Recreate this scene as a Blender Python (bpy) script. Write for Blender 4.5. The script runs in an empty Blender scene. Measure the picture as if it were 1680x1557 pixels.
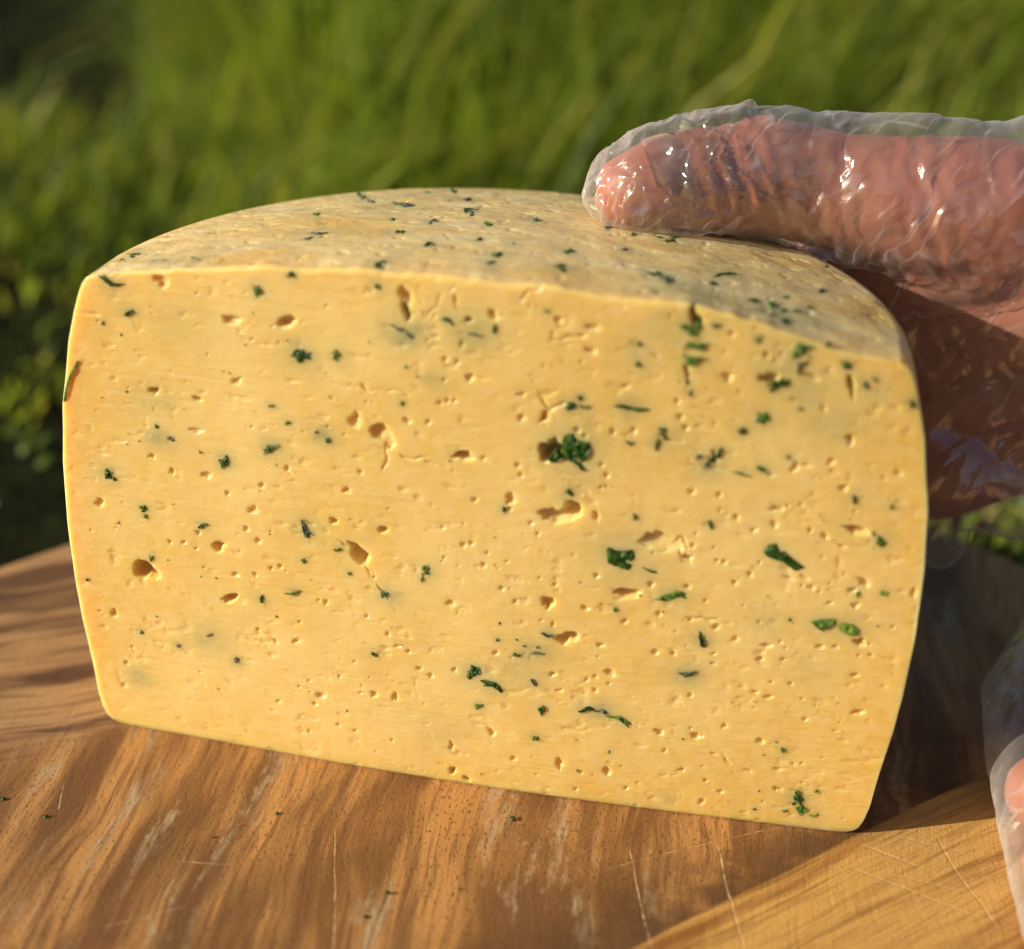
import bpy, bmesh, math, random
import numpy as np
from mathutils import Vector, noise as mnoise

random.seed(7)
rng = np.random.default_rng(11)
SC = bpy.context.scene
COL = SC.collection
MM = 0.001

# ------------------------------------------------------------------ camera
CAM = np.array([62.35, -287.11, 212.47])           # millimetres
FW = np.array([-0.17192, 0.87952, -0.44373])
RT = np.array([0.97798, 0.20647, 0.03033])
UP = np.array([-0.1183, 0.42875, 0.89565])
FPX, PW, PH = 2877.0, 1680.0, 1557.0
cam_data = bpy.data.cameras.new('camera')
cam = bpy.data.objects.new('camera', cam_data)
COL.objects.link(cam)
from mathutils import Matrix
cam.matrix_world = Matrix(((RT[0], UP[0], -FW[0], CAM[0]*MM), (RT[1], UP[1], -FW[1], CAM[1]*MM),
                           (RT[2], UP[2], -FW[2], CAM[2]*MM), (0, 0, 0, 1)))
cam_data.sensor_fit = 'HORIZONTAL'
cam_data.sensor_width = 36.0
cam_data.lens = FPX/PW*36.0
cam_data.clip_start = 0.01
cam_data.clip_end = 100.0
cam_data.dof.use_dof = True
cam_data.dof.focus_distance = 0.343
cam_data.dof.aperture_fstop = cam_data.lens/8.5     # an 8.5 mm wide opening
SC.camera = cam

# ------------------------------------------------------------------ sun and sky
SUN_EL, SUN_DIR = math.radians(21), (-0.895, -0.446)   # where the sun stands, seen from the cheese
world = bpy.data.worlds.new('World')
SC.world = world
world.use_nodes = True
wn = world.node_tree
bg = wn.nodes['Background']
sky = wn.nodes.new('ShaderNodeTexSky')
sky.sky_type = 'NISHITA'
sky.sun_disc = False
sky.sun_elevation = SUN_EL
sky.sun_rotation = math.atan2(SUN_DIR[0], SUN_DIR[1])
wn.links.new(sky.outputs[0], bg.inputs[0])
bg.inputs[1].default_value = 0.06
sun_data = bpy.data.lights.new('sun', 'SUN')
sun_data.energy = 5.0
sun_data.angle = math.radians(0.5)
sun_data.color = (1.0, 0.855, 0.63)
sun = bpy.data.objects.new('sun', sun_data)
COL.objects.link(sun)
sd = Vector((SUN_DIR[0]*math.cos(SUN_EL), SUN_DIR[1]*math.cos(SUN_EL), math.sin(SUN_EL)))
sun.rotation_euler = sd.to_track_quat('Z', 'Y').to_euler()
sun.location = (-1, -1, 2)
SC.view_settings.view_transform = 'Standard'
SC.view_settings.look = 'None'
SC.view_settings.exposure = 0.36
SC.view_settings.gamma = 1.0
SC.view_settings.use_curve_mapping = False
SC.render.engine = 'CYCLES'
SC.cycles.use_denoising = True
SC.cycles.transparent_max_bounces = 24
SC.cycles.max_bounces = 6
SC.cycles.diffuse_bounces = 3
SC.cycles.glossy_bounces = 3
SC.cycles.transmission_bounces = 3
SC.cycles.use_adaptive_sampling = True
SC.cycles.adaptive_threshold = 0.02

# ------------------------------------------------------------------ helpers
def px_ray(px, py):
    px = np.asarray(px, float); py = np.asarray(py, float)
    return FW + RT*((px-PW/2)/FPX)[..., None] + UP*((PH/2-py)/FPX)[..., None]

def px_at_z(px, py, z):
    d = px_ray(px, py)
    return CAM + d*((z-CAM[2])/d[..., 2])[..., None]

_lat = rng.random((512, 512))
def vnoise(x, y, seed=0):
    x = np.asarray(x, float)+seed*17.31; y = np.asarray(y, float)+seed*9.77
    xi = np.floor(x).astype(int); yi = np.floor(y).astype(int)
    fx = x-xi; fy = y-yi
    fx = fx*fx*(3-2*fx); fy = fy*fy*(3-2*fy)
    a = _lat[xi & 511, yi & 511]; b = _lat[(xi+1) & 511, yi & 511]
    c = _lat[xi & 511, (yi+1) & 511]; d = _lat[(xi+1) & 511, (yi+1) & 511]
    return (a*(1-fx)+b*fx)*(1-fy)+(c*(1-fx)+d*fx)*fy

def fbm(x, y, seed=0, o=4):
    s = 0; a = 0.5; t = 0
    for k in range(o):
        s = s+a*vnoise(x*2**k, y*2**k, seed+k); t += a; a *= 0.5
    return s/t

def tag(o, label, cat, group=None):
    o['label'] = label; o['category'] = cat
    if group: o['group'] = group

def link(name, me, mat=None, parent=None, smooth=True):
    o = bpy.data.objects.new(name, me)
    COL.objects.link(o)
    if mat: me.materials.append(mat)
    if parent: o.parent = parent
    if smooth and len(me.polygons):
        me.polygons.foreach_set('use_smooth', np.ones(len(me.polygons), bool))
    return o

def empty(name, loc):
    o = bpy.data.objects.new(name, None)
    o.empty_display_size = 0.01
    COL.objects.link(o); o.location = loc
    return o

def quads_mesh(name, V, Q, extra=None):
    me = bpy.data.meshes.new(name)
    V = np.ascontiguousarray(V, np.float32); Q = np.ascontiguousarray(Q, np.int32)
    me.vertices.add(len(V)); me.vertices.foreach_set('co', V.ravel())
    me.loops.add(Q.size); me.loops.foreach_set('vertex_index', Q.ravel())
    me.polygons.add(len(Q))
    me.polygons.foreach_set('loop_start', np.arange(0, Q.size, 4, dtype=np.int32))
    me.update(calc_edges=True); me.validate()
    return me

def grid_quads(nr, nc, base=0, flip=False):
    i = np.arange(nr*nc).reshape(nr, nc)+base
    q = np.stack([i[:-1, :-1], i[:-1, 1:], i[1:, 1:], i[1:, :-1]], -1).reshape(-1, 4)
    return q[:, ::-1] if flip else q

# node helpers
class NT:
    def __init__(s, name):
        s.m = bpy.data.materials.new(name); s.m.use_nodes = True
        s.t = s.m.node_tree; s.t.nodes.clear()
        s.out = s.n('ShaderNodeOutputMaterial')
    def n(s, typ, **kw):
        nd = s.t.nodes.new(typ)
        for k, v in kw.items(): setattr(nd, k, v)
        return nd
    def l(s, a, b): s.t.links.new(a, b)
    def put(s, sock, v):
        if hasattr(v, 'is_output') or hasattr(v, 'links'): s.l(v, sock)
        else: sock.default_value = v
    def math(s, op, a, b=0.5, c=0.0, clamp=False):
        nd = s.n('ShaderNodeMath', operation=op); nd.use_clamp = clamp
        s.put(nd.inputs[0], a); s.put(nd.inputs[1], b); s.put(nd.inputs[2], c)
        return nd.outputs[0]
    def mix(s, f, a, b, mode='MIX'):
        nd = s.n('ShaderNodeMix', data_type='RGBA', blend_type=mode)
        s.put(nd.inputs[0], f)
        s.put(nd.inputs[6], a if not isinstance(a, tuple) else (*a, 1)[:4])
        s.put(nd.inputs[7], b if not isinstance(b, tuple) else (*b, 1)[:4])
        return nd.outputs[2]
    def smooth(s, v, lo, hi, a=0.0, b=1.0):
        nd = s.n('ShaderNodeMapRange', interpolation_type='SMOOTHSTEP')
        s.put(nd.inputs[0], v)
        for k, x in zip((1, 2, 3, 4), (lo, hi, a, b)): nd.inputs[k].default_value = x
        return nd.outputs[0]
    def noise(s, vec, scale, detail=3, rough=0.5, dist=0.0):
        nd = s.n('ShaderNodeTexNoise'); s.put(nd.inputs['Vector'], vec)
        nd.inputs['Scale'].default_value = scale; nd.inputs['Detail'].default_value = detail
        nd.inputs['Roughness'].default_value = rough; nd.inputs['Distortion'].default_value = dist
        return nd.outputs['Fac']
    def mapping(s, vec, loc=(0, 0, 0), rz=0, scale=(1, 1, 1), typ='POINT'):
        nd = s.n('ShaderNodeMapping', vector_type=typ); s.l(vec, nd.inputs[0])
        nd.inputs[1].default_value = loc; nd.inputs[2].default_value = (0, 0, rz); nd.inputs[3].default_value = scale
        return nd.outputs[0]
    def obj(s): return s.n('ShaderNodeTexCoord').outputs['Object']
    def bump(s, h, strength, dist, normal=None):
        nd = s.n('ShaderNodeBump'); nd.inputs['Strength'].default_value = strength
        nd.inputs['Distance'].default_value = dist; s.l(h, nd.inputs['Height'])
        if normal: s.l(normal, nd.inputs['Normal'])
        return nd.outputs[0]
    def principled(s, **kw):
        p = s.n('ShaderNodeBsdfPrincipled')
        for k, v in kw.items(): s.put(p.inputs[k.replace('_', ' ')], v)
        s.l(p.outputs[0], s.out.inputs[0])
        return p

# ------------------------------------------------------------------ materials
def mat_cheese():
    t = NT('cheese')
    co = t.obj()
    at = t.n('ShaderNodeAttribute', attribute_name='mask')
    sep = t.n('ShaderNodeSeparateColor'); t.l(at.outputs['Color'], sep.inputs[0])
    halo, rind, top = sep.outputs[0], sep.outputs[1], sep.outputs[2]
    big = t.noise(co, 28, 3, 0.6)
    c = t.mix(t.smooth(big, 0.35, 0.65), (0.80, 0.605, 0.235), (0.75, 0.53, 0.160))
    c = t.mix(t.math('MULTIPLY', rind, 0.8), c, (0.72, 0.44, 0.085))
    mot = t.noise(co, 420, 4, 0.65)
    c = t.mix(t.smooth(mot, 0.38, 0.68, 0, 0.32), c, (0.88, 0.72, 0.40))
    # moulded top: creamy fibres and amber stains
    fib = t.noise(t.mapping(co, scale=(50, 210, 60)), 1.0, 5, 0.65, 0.4)
    stain = t.noise(t.mapping(co, loc=(0.3, 0, 0), scale=(22, 45, 20)), 1.0, 4, 0.6)
    ct = t.mix(t.smooth(fib, 0.35, 0.68), (0.80, 0.57, 0.22), (0.88, 0.71, 0.37))
    ct = t.mix(t.smooth(stain, 0.46, 0.68, 0, 0.75), ct, (0.76, 0.48, 0.12))
    blue = t.noise(t.mapping(co, loc=(1.3, 0.4, 0), scale=(38, 75, 20)), 1.0, 3, 0.55)
    ct = t.mix(t.smooth(blue, 0.57, 0.76, 0, 0.42), ct, (0.44, 0.43, 0.29))
    c = t.mix(top, c, ct)
    hn = t.noise(co, 300, 3, 0.6)
    hf = t.math('MULTIPLY', halo, t.smooth(hn, 0.2, 0.75, 0.55, 1.0), clamp=True)
    c = t.mix(hf, c, (0.33, 0.35, 0.18))
    fine = t.noise(co, 1500, 3, 0.6)
    mid = t.noise(t.mapping(co, scale=(260, 500, 700)), 1.0, 3, 0.55)
    drag = t.noise(t.mapping(co, scale=(35, 60, 2200)), 1.0, 3, 0.6)
    h = t.math('ADD', t.math('ADD', t.math('MULTIPLY', fine, 0.45), mid), t.math('MULTIPLY', drag, 0.5))
    wet = t.noise(co, 420, 4, 0.7)
    p = t.principled(Base_Color=c, Roughness=t.smooth(wet, 0.38, 0.62, 0.58, 0.24),
                     Normal=t.bump(h, 0.75, 0.00018))
    p.inputs['Specular IOR Level'].default_value = 0.4
    p.inputs['Subsurface Weight'].default_value = 0.9
    p.inputs['Subsurface Radius'].default_value = (1.0, 0.70, 0.30)
    p.inputs['Subsurface Scale'].default_value = 0.0044
    return t.m

def mat_herb(name, c1, c2, sss=0.0):
    t = NT(name)
    co = t.obj()
    oi = t.n('ShaderNodeObjectInfo')
    n = t.noise(co, 900, 4, 0.6)
    c = t.mix(t.smooth(n, 0.35, 0.7), c1, c2)
    c = t.mix(t.math('MULTIPLY', oi.outputs['Random'], 0.45), c, c2)
    vein = t.noise(t.mapping(co, scale=(900, 900, 2600)), 1.0, 3, 0.6)
    p = t.principled(Base_Color=c, Roughness=0.38, Normal=t.bump(vein, 0.8, 0.0003))
    p.inputs['Specular IOR Level'].default_value = 0.28
    return t.m

def mat_wood():
    t = NT('board_wood')
    co = t.obj()
    warp = t.n('ShaderNodeTexNoise'); t.l(co, warp.inputs['Vector']); warp.inputs['Scale'].default_value = 18
    wv = t.n('ShaderNodeVectorMath', operation='MULTIPLY_ADD')
    t.l(warp.outputs['Color'], wv.inputs[0]); wv.inputs[1].default_value = (0.012, 0.012, 0); t.l(co, wv.inputs[2])
    cw = wv.outputs[0]
    aA, aB, aC = math.atan2(0.99, -0.08), math.atan2(0.72, 0.69), math.atan2(0.55, 0.83)
    wq = t.n('ShaderNodeVectorMath', operation='MULTIPLY_ADD')
    t.l(warp.outputs['Color'], wq.inputs[0]); wq.inputs[1].default_value = (0.005, 0.005, 0); t.l(co, wq.inputs[2])
    def grain(angle, along, across, loc=(0, 0, 0), d=4, r=0.6, src=cw):
        return t.noise(t.mapping(t.mapping(src, rz=-angle, typ='POINT'), loc=loc, scale=(along, across, 1)), 1.0, d, r)
    # A: front, figured heartwood with fanning pale streaks and open pores
    g1 = grain(aA, 8, 60); g2 = grain(aA, 17, 105, (3, 1, 0)); g3 = grain(aA, 45, 620, (1, 7, 0))
    pat = t.noise(co, 22, 3, 0.5)
    A = t.mix(t.smooth(g1, 0.41, 0.58), (0.205, 0.098, 0.038), (0.55, 0.285, 0.100))
    A = t.mix(t.smooth(t.math('ADD', g2, t.math('MULTIPLY_ADD', t.noise(t.mapping(t.mapping(co, rz=-aA), scale=(300, 700, 1)), 1.0, 4, 0.7), 0.34, -0.17)), 0.55, 0.68, 0, 0.8), A, (0.49, 0.385, 0.245))
    dk = t.noise(t.mapping(co, loc=(0.7, 0.2, 0), scale=(16, 11, 1)), 1.0, 4, 0.6)
    A = t.mix(t.smooth(t.math('ADD', dk, t.math('MULTIPLY_ADD', g3, 0.5, -0.25)), 0.54, 0.66, 0, 0.4), A, (0.125, 0.066, 0.036))
    A = t.mix(t.smooth(pat, 0.50, 0.72, 0, 0.6), A, (0.55, 0.270, 0.085))
    A = t.mix(t.smooth(g3, 0.45, 0.66, 0, 0.6), A, (0.19, 0.085, 0.035))
    por = t.noise(t.mapping(t.mapping(co, rz=-aA), scale=(800, 1500, 1)), 1.0, 3, 0.6)
    porm = t.smooth(por, 0.57, 0.68)
    A = t.mix(t.math('MULTIPLY', porm, t.smooth(pat, 0.3, 0.6, 0.25, 0.75)), A, (0.12, 0.062, 0.032))
    # B: golden sapwood wedge
    b1 = grain(aB, 9, 85, (5, 2, 0), src=wq.outputs[0]); b2 = grain(aB, 18, 330, (2, 9, 0), src=wq.outputs[0]); b3 = grain(aB, 90, 1500, (4, 2, 0), src=wq.outputs[0])
    B = t.mix(t.smooth(b1, 0.40, 0.58), (0.27, 0.115, 0.030), (0.64, 0.375, 0.115))
    B = t.mix(t.smooth(b2, 0.50, 0.66, 0, 0.75), B, (0.27, 0.125, 0.036))
    B = t.mix(t.smooth(b3, 0.45, 0.70, 0, 0.45), B, (0.25, 0.115, 0.035))
    # C: darker brown grain at the back left
    c1 = grain(aC, 9, 75, (1, 4, 0)); c2 = grain(aC, 24, 150, (8, 3, 0)); c3 = grain(aC, 45, 620, (6, 3, 0))
    Cc = t.mix(t.smooth(c1, 0.41, 0.58), (0.150, 0.078, 0.036), (0.47, 0.280, 0.130))
    Cc = t.mix(t.smooth(c2, 0.55, 0.66, 0, 0.9), Cc, (0.105, 0.052, 0.030))
    Cc = t.mix(t.smooth(c3, 0.45, 0.66, 0, 0.6), Cc, (0.17, 0.085, 0.04))
    def side(p0, nrm):
        nd = t.n('ShaderNodeVectorMath', operation='SUBTRACT'); t.l(wq.outputs[0], nd.inputs[0]); nd.inputs[1].default_value = (p0[0]*MM+0.0025, p0[1]*MM+0.0025, 0)
        dt = t.n('ShaderNodeVectorMath', operation='DOT_PRODUCT'); t.l(nd.outputs[0], dt.inputs[0]); dt.inputs[1].default_value = (nrm[0], nrm[1], 0)
        return dt.outputs['Value']
    dB = side((40, -44.5), (0.735, -0.68))
    dC = side((-93, -20), (-0.62, 0.78))
    smear = t.math('MULTIPLY', t.smooth(dB, -0.024, -0.001), t.smooth(t.noise(co, 45, 4, 0.65), 0.36, 0.60, 0, 0.9))
    A = t.mix(smear, A, (0.105, 0.052, 0.026))
    c = t.mix(t.smooth(dC, -0.006, 0.010), A, Cc)
    c = t.mix(t.smooth(dB, -0.0003, 0.0006), c, B)
    # knife scratches
    sepc = t.n('ShaderNodeSeparateXYZ'); t.l(co, sepc.inputs[0])
    scr = None
    wb = t.n('ShaderNodeTexNoise'); t.l(co, wb.inputs['Vector']); wb.inputs['Scale'].default_value = 35
    wb2 = t.n('ShaderNodeVectorMath', operation='MULTIPLY_ADD'); t.l(wb.outputs['Color'], wb2.inputs[0]); wb2.inputs[1].default_value = (0.003, 0.003, 0); t.l(co, wb2.inputs[2])
    cs = wb2.outputs[0]
    segs = [((1186, 1376), (1238, 1565), .5), ((1050, 1381), (1086, 1565), .4), ((1418, 1376), (1544, 1423), .55), ((1544, 1360), (1652, 1522), .5),
            ((1402, 1412), (1640, 1507), .4), ((1455, 1423), (1640, 1466), .3), ((300, 1409), (400, 1412), .45), ((568, 1350), (561, 1565), .35),
            ((1470, 1362), (1600, 1392), .35), ((1000, 1420), (1300, 1350), .25), ((110, 1330), (122, 1270), .4), ((170, 1520), (330, 1480), .25)]
    for (a, b, w) in segs:
        P = px_at_z(np.array([a[0], b[0]]), np.array([a[1], b[1]]), 0.0)*MM
        dv = P[1]-P[0]; L = float(np.hypot(dv[0], dv[1])); dx, dy = dv[0]/L, dv[1]/L
        ang = math.atan2(dy, dx)
        m = t.mapping(cs, loc=(float(P[0][0]), float(P[0][1]), 0), rz=ang, typ='TEXTURE')
        s2 = t.n('ShaderNodeSeparateXYZ'); t.l(m, s2.inputs[0])
        across = t.math('ABSOLUTE', s2.outputs[1], 0)
        k = t.math('MULTIPLY', t.smooth(across, w*0.0001, w*0.0007, 1, 0),
                   t.math('MULTIPLY', t.smooth(s2.outputs[0], 0, 0.003), t.smooth(s2.outputs[0], L-0.004, L, 1, 0)))
        scr = k if scr is None else t.math('MAXIMUM', scr, k)
    scrn = t.math('MULTIPLY', scr, t.smooth(t.noise(co, 500, 3, 0.6), 0.35, 0.65, 0.05, 0.7))
    c = t.mix(scrn, c, (0.74, 0.54, 0.32))
    hgt = t.math('ADD', t.math('MULTIPLY', t.noise(co, 1300, 3, 0.6), 0.6), t.math('MULTIPLY', g3, 0.8))
    hgt = t.math('SUBTRACT', hgt, t.math('MULTIPLY', t.math('MULTIPLY', porm, 0.9), t.smooth(dB, -0.002, 0.002, 1, 0.25)))
    hgt = t.math('SUBTRACT', hgt, t.math('MULTIPLY', scr, 0.3))
    t.principled(Base_Color=c, Roughness=t.smooth(t.noise(co, 60, 3), 0.3, 0.7, 0.42, 0.6), Specular_IOR_Level=0.25, Normal=t.bump(hgt, 0.7, 0.00025))
    return t.m

def mat_skin():
    t = NT('skin')
    co = t.obj()
    n = t.noise(co, 45, 3, 0.6); n2 = t.noise(co, 600, 3, 0.6)
    c = t.mix(t.smooth(n, 0.35, 0.68), (0.45, 0.190, 0.120), (0.43, 0.135, 0.088))
    p = t.principled(Base_Color=c, Roughness=0.5, Normal=t.bump(n2, 0.4, 0.0002))
    p.inputs['Subsurface Weight'].default_value = 0.5
    p.inputs['Subsurface Radius'].default_value = (1.0, 0.35, 0.2)
    p.inputs['Subsurface Scale'].default_value = 0.004
    return t.m

def mat_nail():
    t = NT('nail')
    p = t.principled(Base_Color=(0.66, 0.36, 0.28, 1), Roughness=0.28)
    p.inputs['Subsurface Weight'].default_value = 0.5
    p.inputs['Subsurface Radius'].default_value = (1.0, 0.35, 0.2)
    p.inputs['Subsurface Scale'].default_value = 0.003
    return t.m

def mat_film():
    t = NT('clear_plastic_film')
    co = t.obj()
    vo = t.n('ShaderNodeTexVoronoi', feature='DISTANCE_TO_EDGE'); vo.inputs['Scale'].default_value = 1.0
    wp = t.n('ShaderNodeTexNoise'); t.l(co, wp.inputs['Vector']); wp.inputs['Scale'].default_value = 120
    wv = t.n('ShaderNodeVectorMath', operation='MULTIPLY_ADD'); t.l(wp.outputs['Color'], wv.inputs[0]); wv.inputs[1].default_value = (0.005, 0.005, 0.005); t.l(co, wv.inputs[2])
    mp = t.n('ShaderNodeMapping'); t.l(wv.outputs[0], mp.inputs[0]); mp.inputs[2].default_value = (0, -0.5, 0.3)
    t.l(t.mapping(mp.outputs[0], scale=(190, 42, 36)), vo.inputs['Vector'])
    n = t.smooth(vo.outputs['Distance'], 0.0, 0.35, 1.0, 0.0)
    v2 = t.n('ShaderNodeTexVoronoi', feature='DISTANCE_TO_EDGE'); v2.inputs['Scale'].default_value = 260
    t.l(wv.outputs[0], v2.inputs['Vector'])
    sx = t.n('ShaderNodeSeparateXYZ'); t.l(co, sx.inputs[0])
    tipm = t.smooth(sx.outputs[0], 0.034, 0.052, 1.0, 0.0)
    n = t.math('ADD', n, t.math('MULTIPLY', t.math('MULTIPLY', t.smooth(v2.outputs['Distance'], 0.0, 0.4, 1.0, 0.0), tipm), 1.1))
    nrm = t.bump(n, 0.6, 0.0011)
    tr = t.n('ShaderNodeBsdfTransparent'); tr.inputs[0].default_value = (0.985, 0.98, 0.975, 1)
    gl = t.n('ShaderNodeBsdfGlossy'); gl.inputs['Roughness'].default_value = 0.17
    gl.inputs[0].default_value = (1, 1, 1, 1); t.l(nrm, gl.inputs['Normal'])
    df = t.n('ShaderNodeBsdfDiffuse'); df.inputs[0].default_value = (0.85, 0.85, 0.87, 1)
    tl = t.n('ShaderNodeBsdfTranslucent'); tl.inputs[0].default_value = (0.85, 0.85, 0.87, 1)
    hz = t.n('ShaderNodeMixShader'); hz.inputs[0].default_value = 0.5; t.l(df.outputs[0], hz.inputs[1]); t.l(tl.outputs[0], hz.inputs[2])
    lw = t.n('ShaderNodeLayerWeight'); lw.inputs[0].default_value = 0.5
    f3 = t.math('POWER', lw.outputs['Facing'], 2.2)
    line = t.math('MULTIPLY', t.smooth(vo.outputs['Distance'], 0.0, 0.05, 0.34, 0.0), t.smooth(t.noise(co, 90, 2, 0.5), 0.45, 0.65))
    m1 = t.n('ShaderNodeMixShader'); t.l(t.math('ADD', t.math('MULTIPLY_ADD', f3, 0.62, 0.07), line, clamp=True), m1.inputs[0])
    t.l(tr.outputs[0], m1.inputs[1]); t.l(hz.outputs[0], m1.inputs[2])
    fr = t.n('ShaderNodeLayerWeight'); fr.inputs[0].default_value = 0.5; t.l(nrm, fr.inputs['Normal'])
    f4 = t.math('POWER', fr.outputs['Facing'], 4.0)
    m2 = t.n('ShaderNodeMixShader'); t.l(t.math('MULTIPLY_ADD', f4, 0.35, 0.13, clamp=True), m2.inputs[0])
    t.l(m1.outputs[0], m2.inputs[1]); t.l(gl.outputs[0], m2.inputs[2])
    t.l(m2.outputs[0], t.out.inputs[0])
    return t.m

def mat_grass():
    t = NT('grass_blades')
    at = t.n('ShaderNodeAttribute', attribute_name='tint')
    p = t.n('ShaderNodeBsdfPrincipled'); t.l(at.outputs['Color'], p.inputs['Base Color']); p.inputs['Roughness'].default_value = 0.5
    p.inputs['Specular IOR Level'].default_value = 0.25
    tl = t.n('ShaderNodeBsdfTranslucent'); t.l(t.mix(1.0, at.outputs['Color'], (1.5, 1.5, 0.7), 'MULTIPLY'), tl.inputs[0])
    m = t.n('ShaderNodeMixShader'); m.inputs[0].default_value = 0.4
    t.l(p.outputs[0], m.inputs[1]); t.l(tl.outputs[0], m.inputs[2]); t.l(m.outputs[0], t.out.inputs[0])
    return t.m

def mat_shade_toned_soil():
    t = NT('shade_toned_soil')
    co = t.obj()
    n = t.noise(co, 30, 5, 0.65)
    c = t.mix(t.smooth(n, 0.35, 0.65), (0.008, 0.008, 0.004), (0.018, 0.022, 0.007))  # darkened to near black: shade at the far left is put into this colour
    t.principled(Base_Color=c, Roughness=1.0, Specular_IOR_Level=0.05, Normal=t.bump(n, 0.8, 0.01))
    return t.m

M_CHEESE = mat_cheese()
M_HERB = mat_herb('herb_dark', (0.008, 0.030, 0.006), (0.045, 0.115, 0.014))
M_HERB2 = mat_herb('herb_mid', (0.030, 0.085, 0.011), (0.105, 0.205, 0.024))
M_HERB3 = mat_herb('herb_light', (0.10, 0.18, 0.02), (0.26, 0.36, 0.05))
M_HERB4 = mat_herb('herb_grey', (0.06, 0.085, 0.06), (0.12, 0.15, 0.085))
M_WOOD, M_SKIN, M_NAIL, M_FILM = mat_wood(), mat_skin(), mat_nail(), mat_film()

# ------------------------------------------------------------------ ground
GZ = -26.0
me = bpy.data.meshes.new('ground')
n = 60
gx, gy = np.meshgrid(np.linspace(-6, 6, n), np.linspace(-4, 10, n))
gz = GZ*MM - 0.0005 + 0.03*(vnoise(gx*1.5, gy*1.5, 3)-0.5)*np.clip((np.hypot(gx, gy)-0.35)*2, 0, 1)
ground = link('ground', quads_mesh('ground', np.stack([gx, gy, gz], -1).reshape(-1, 3), grid_quads(n, n)), mat_shade_toned_soil())
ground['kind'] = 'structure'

# ------------------------------------------------------------------ grass behind the board
def build_grass():
    V, Q, T = [], [], []
    n_t = 5200
    cx = rng.uniform(-0.75, 0.75, n_t*3); cy = rng.uniform(0.10, 1.75, n_t*3)
    # keep to what the view can see, plus a margin
    keep = np.abs(cx-(0.05-0.19*(cy+0.29))) < 0.16+0.42*(cy+0.29)
    keep &= ~((np.hypot(cx, cy+0.03) < 0.235))
    keep &= ~((cx > 0.06) & (cy < 0.158))
    keep &= ~((cx < 0.0) & (cy < 0.34) & (rng.random(len(cx)) < 0.82))
    dens = fbm(cx*5, cy*5, 31, 3)
    keep &= dens > 0.33
    # grass gap at the far left; near-black ground colour stands in for shade
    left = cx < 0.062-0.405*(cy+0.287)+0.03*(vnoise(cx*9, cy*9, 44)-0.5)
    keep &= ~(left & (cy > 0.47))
    cx, cy = cx[keep][:n_t], cy[keep][:n_t]
    per = 20
    N = len(cx)*per
    bx = np.repeat(cx, per)+rng.normal(0, 0.014, N); by = np.repeat(cy, per)+rng.normal(0, 0.014, N)
    hgt_t = 0.07+0.19*fbm(cx*3.2, cy*3.2, 5, 3)
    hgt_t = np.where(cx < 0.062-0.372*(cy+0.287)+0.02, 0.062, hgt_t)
    near = np.clip((cy-0.20)/0.40, 0.16, 1)
    L = np.repeat(hgt_t*near, per)*rng.uniform(0.6, 1.35, N)
    lean_t = 2*math.pi*fbm(cx*2.3, cy*2.3, 8, 2)*1.6
    az = np.repeat(lean_t, per)+rng.normal(0, 0.9, N)
    bend = np.clip(rng.normal(0.8, 0.35, N), 0.1, 1.6)
    wdt = rng.uniform(0.0005, 0.0015, N)
    broad = rng.random(N) < 0.035
    wdt[broad] *= 2.2; L[broad] *= 1.25
    g = rng.random(N)
    dry = (rng.random(N) < 0.15) | (broad & (rng.random(N) < 0.5))
    tone = np.repeat(rng.random(len(cx)), per)
    col = np.stack([0.088+0.22*g*tone+0.145*tone, 0.145+0.24*g*tone+0.17*tone, 0.024+0.045*g], -1)
    col[dry] = np.stack([0.33+0.10*g[dry], 0.33+0.08*g[dry], 0.07+0.03*g[dry]], -1)
    K = 4
    s = np.linspace(0, 1, K)
    ang = bend[:, None]*s[None]*1.35+0.08
    ds = (L/(K-1))[:, None]
    hx = np.cumsum(np.sin(ang)*ds, 1)-np.sin(ang[:, :1])*ds
    hz = np.cumsum(np.cos(ang)*ds, 1)-np.cos(ang[:, :1])*ds
    X = bx[:, None]+hx*np.cos(az)[:, None]; Y = by[:, None]+hx*np.sin(az)[:, None]; Z = GZ*MM-0.002+hz
    tw = az+math.pi/2+rng.normal(0, 0.5, N)
    w = wdt[:, None]*(1-s[None]**2.2*0.92)
    ox, oy = np.cos(tw)[:, None]*w, np.sin(tw)[:, None]*w
    Vv = np.stack([np.stack([X-ox, Y-oy, Z], -1), np.stack([X+ox, Y+oy, Z], -1)], 2)   # N,K,2,3
    idx = np.arange(N*K*2).reshape(N, K, 2)
    Qq = np.stack([idx[:, :-1, 0], idx[:, :-1, 1], idx[:, 1:, 1], idx[:, 1:, 0]], -1).reshape(-1, 4)
    me = quads_mesh('grass', Vv.reshape(-1, 3), Qq)
    a = me.attributes.new('tint', 'FLOAT_COLOR', 'POINT')
    cc = np.ones((N, K, 2, 4), np.float32); cc[..., :3] = col[:, None, None]
    a.data.foreach_set('color', cc.ravel())
    o = link('grass', me, mat_grass())
    o['kind'] = 'stuff'
    tag(o, 'long sunlit green grass growing behind the wooden board', 'grass')
build_grass()

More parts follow.
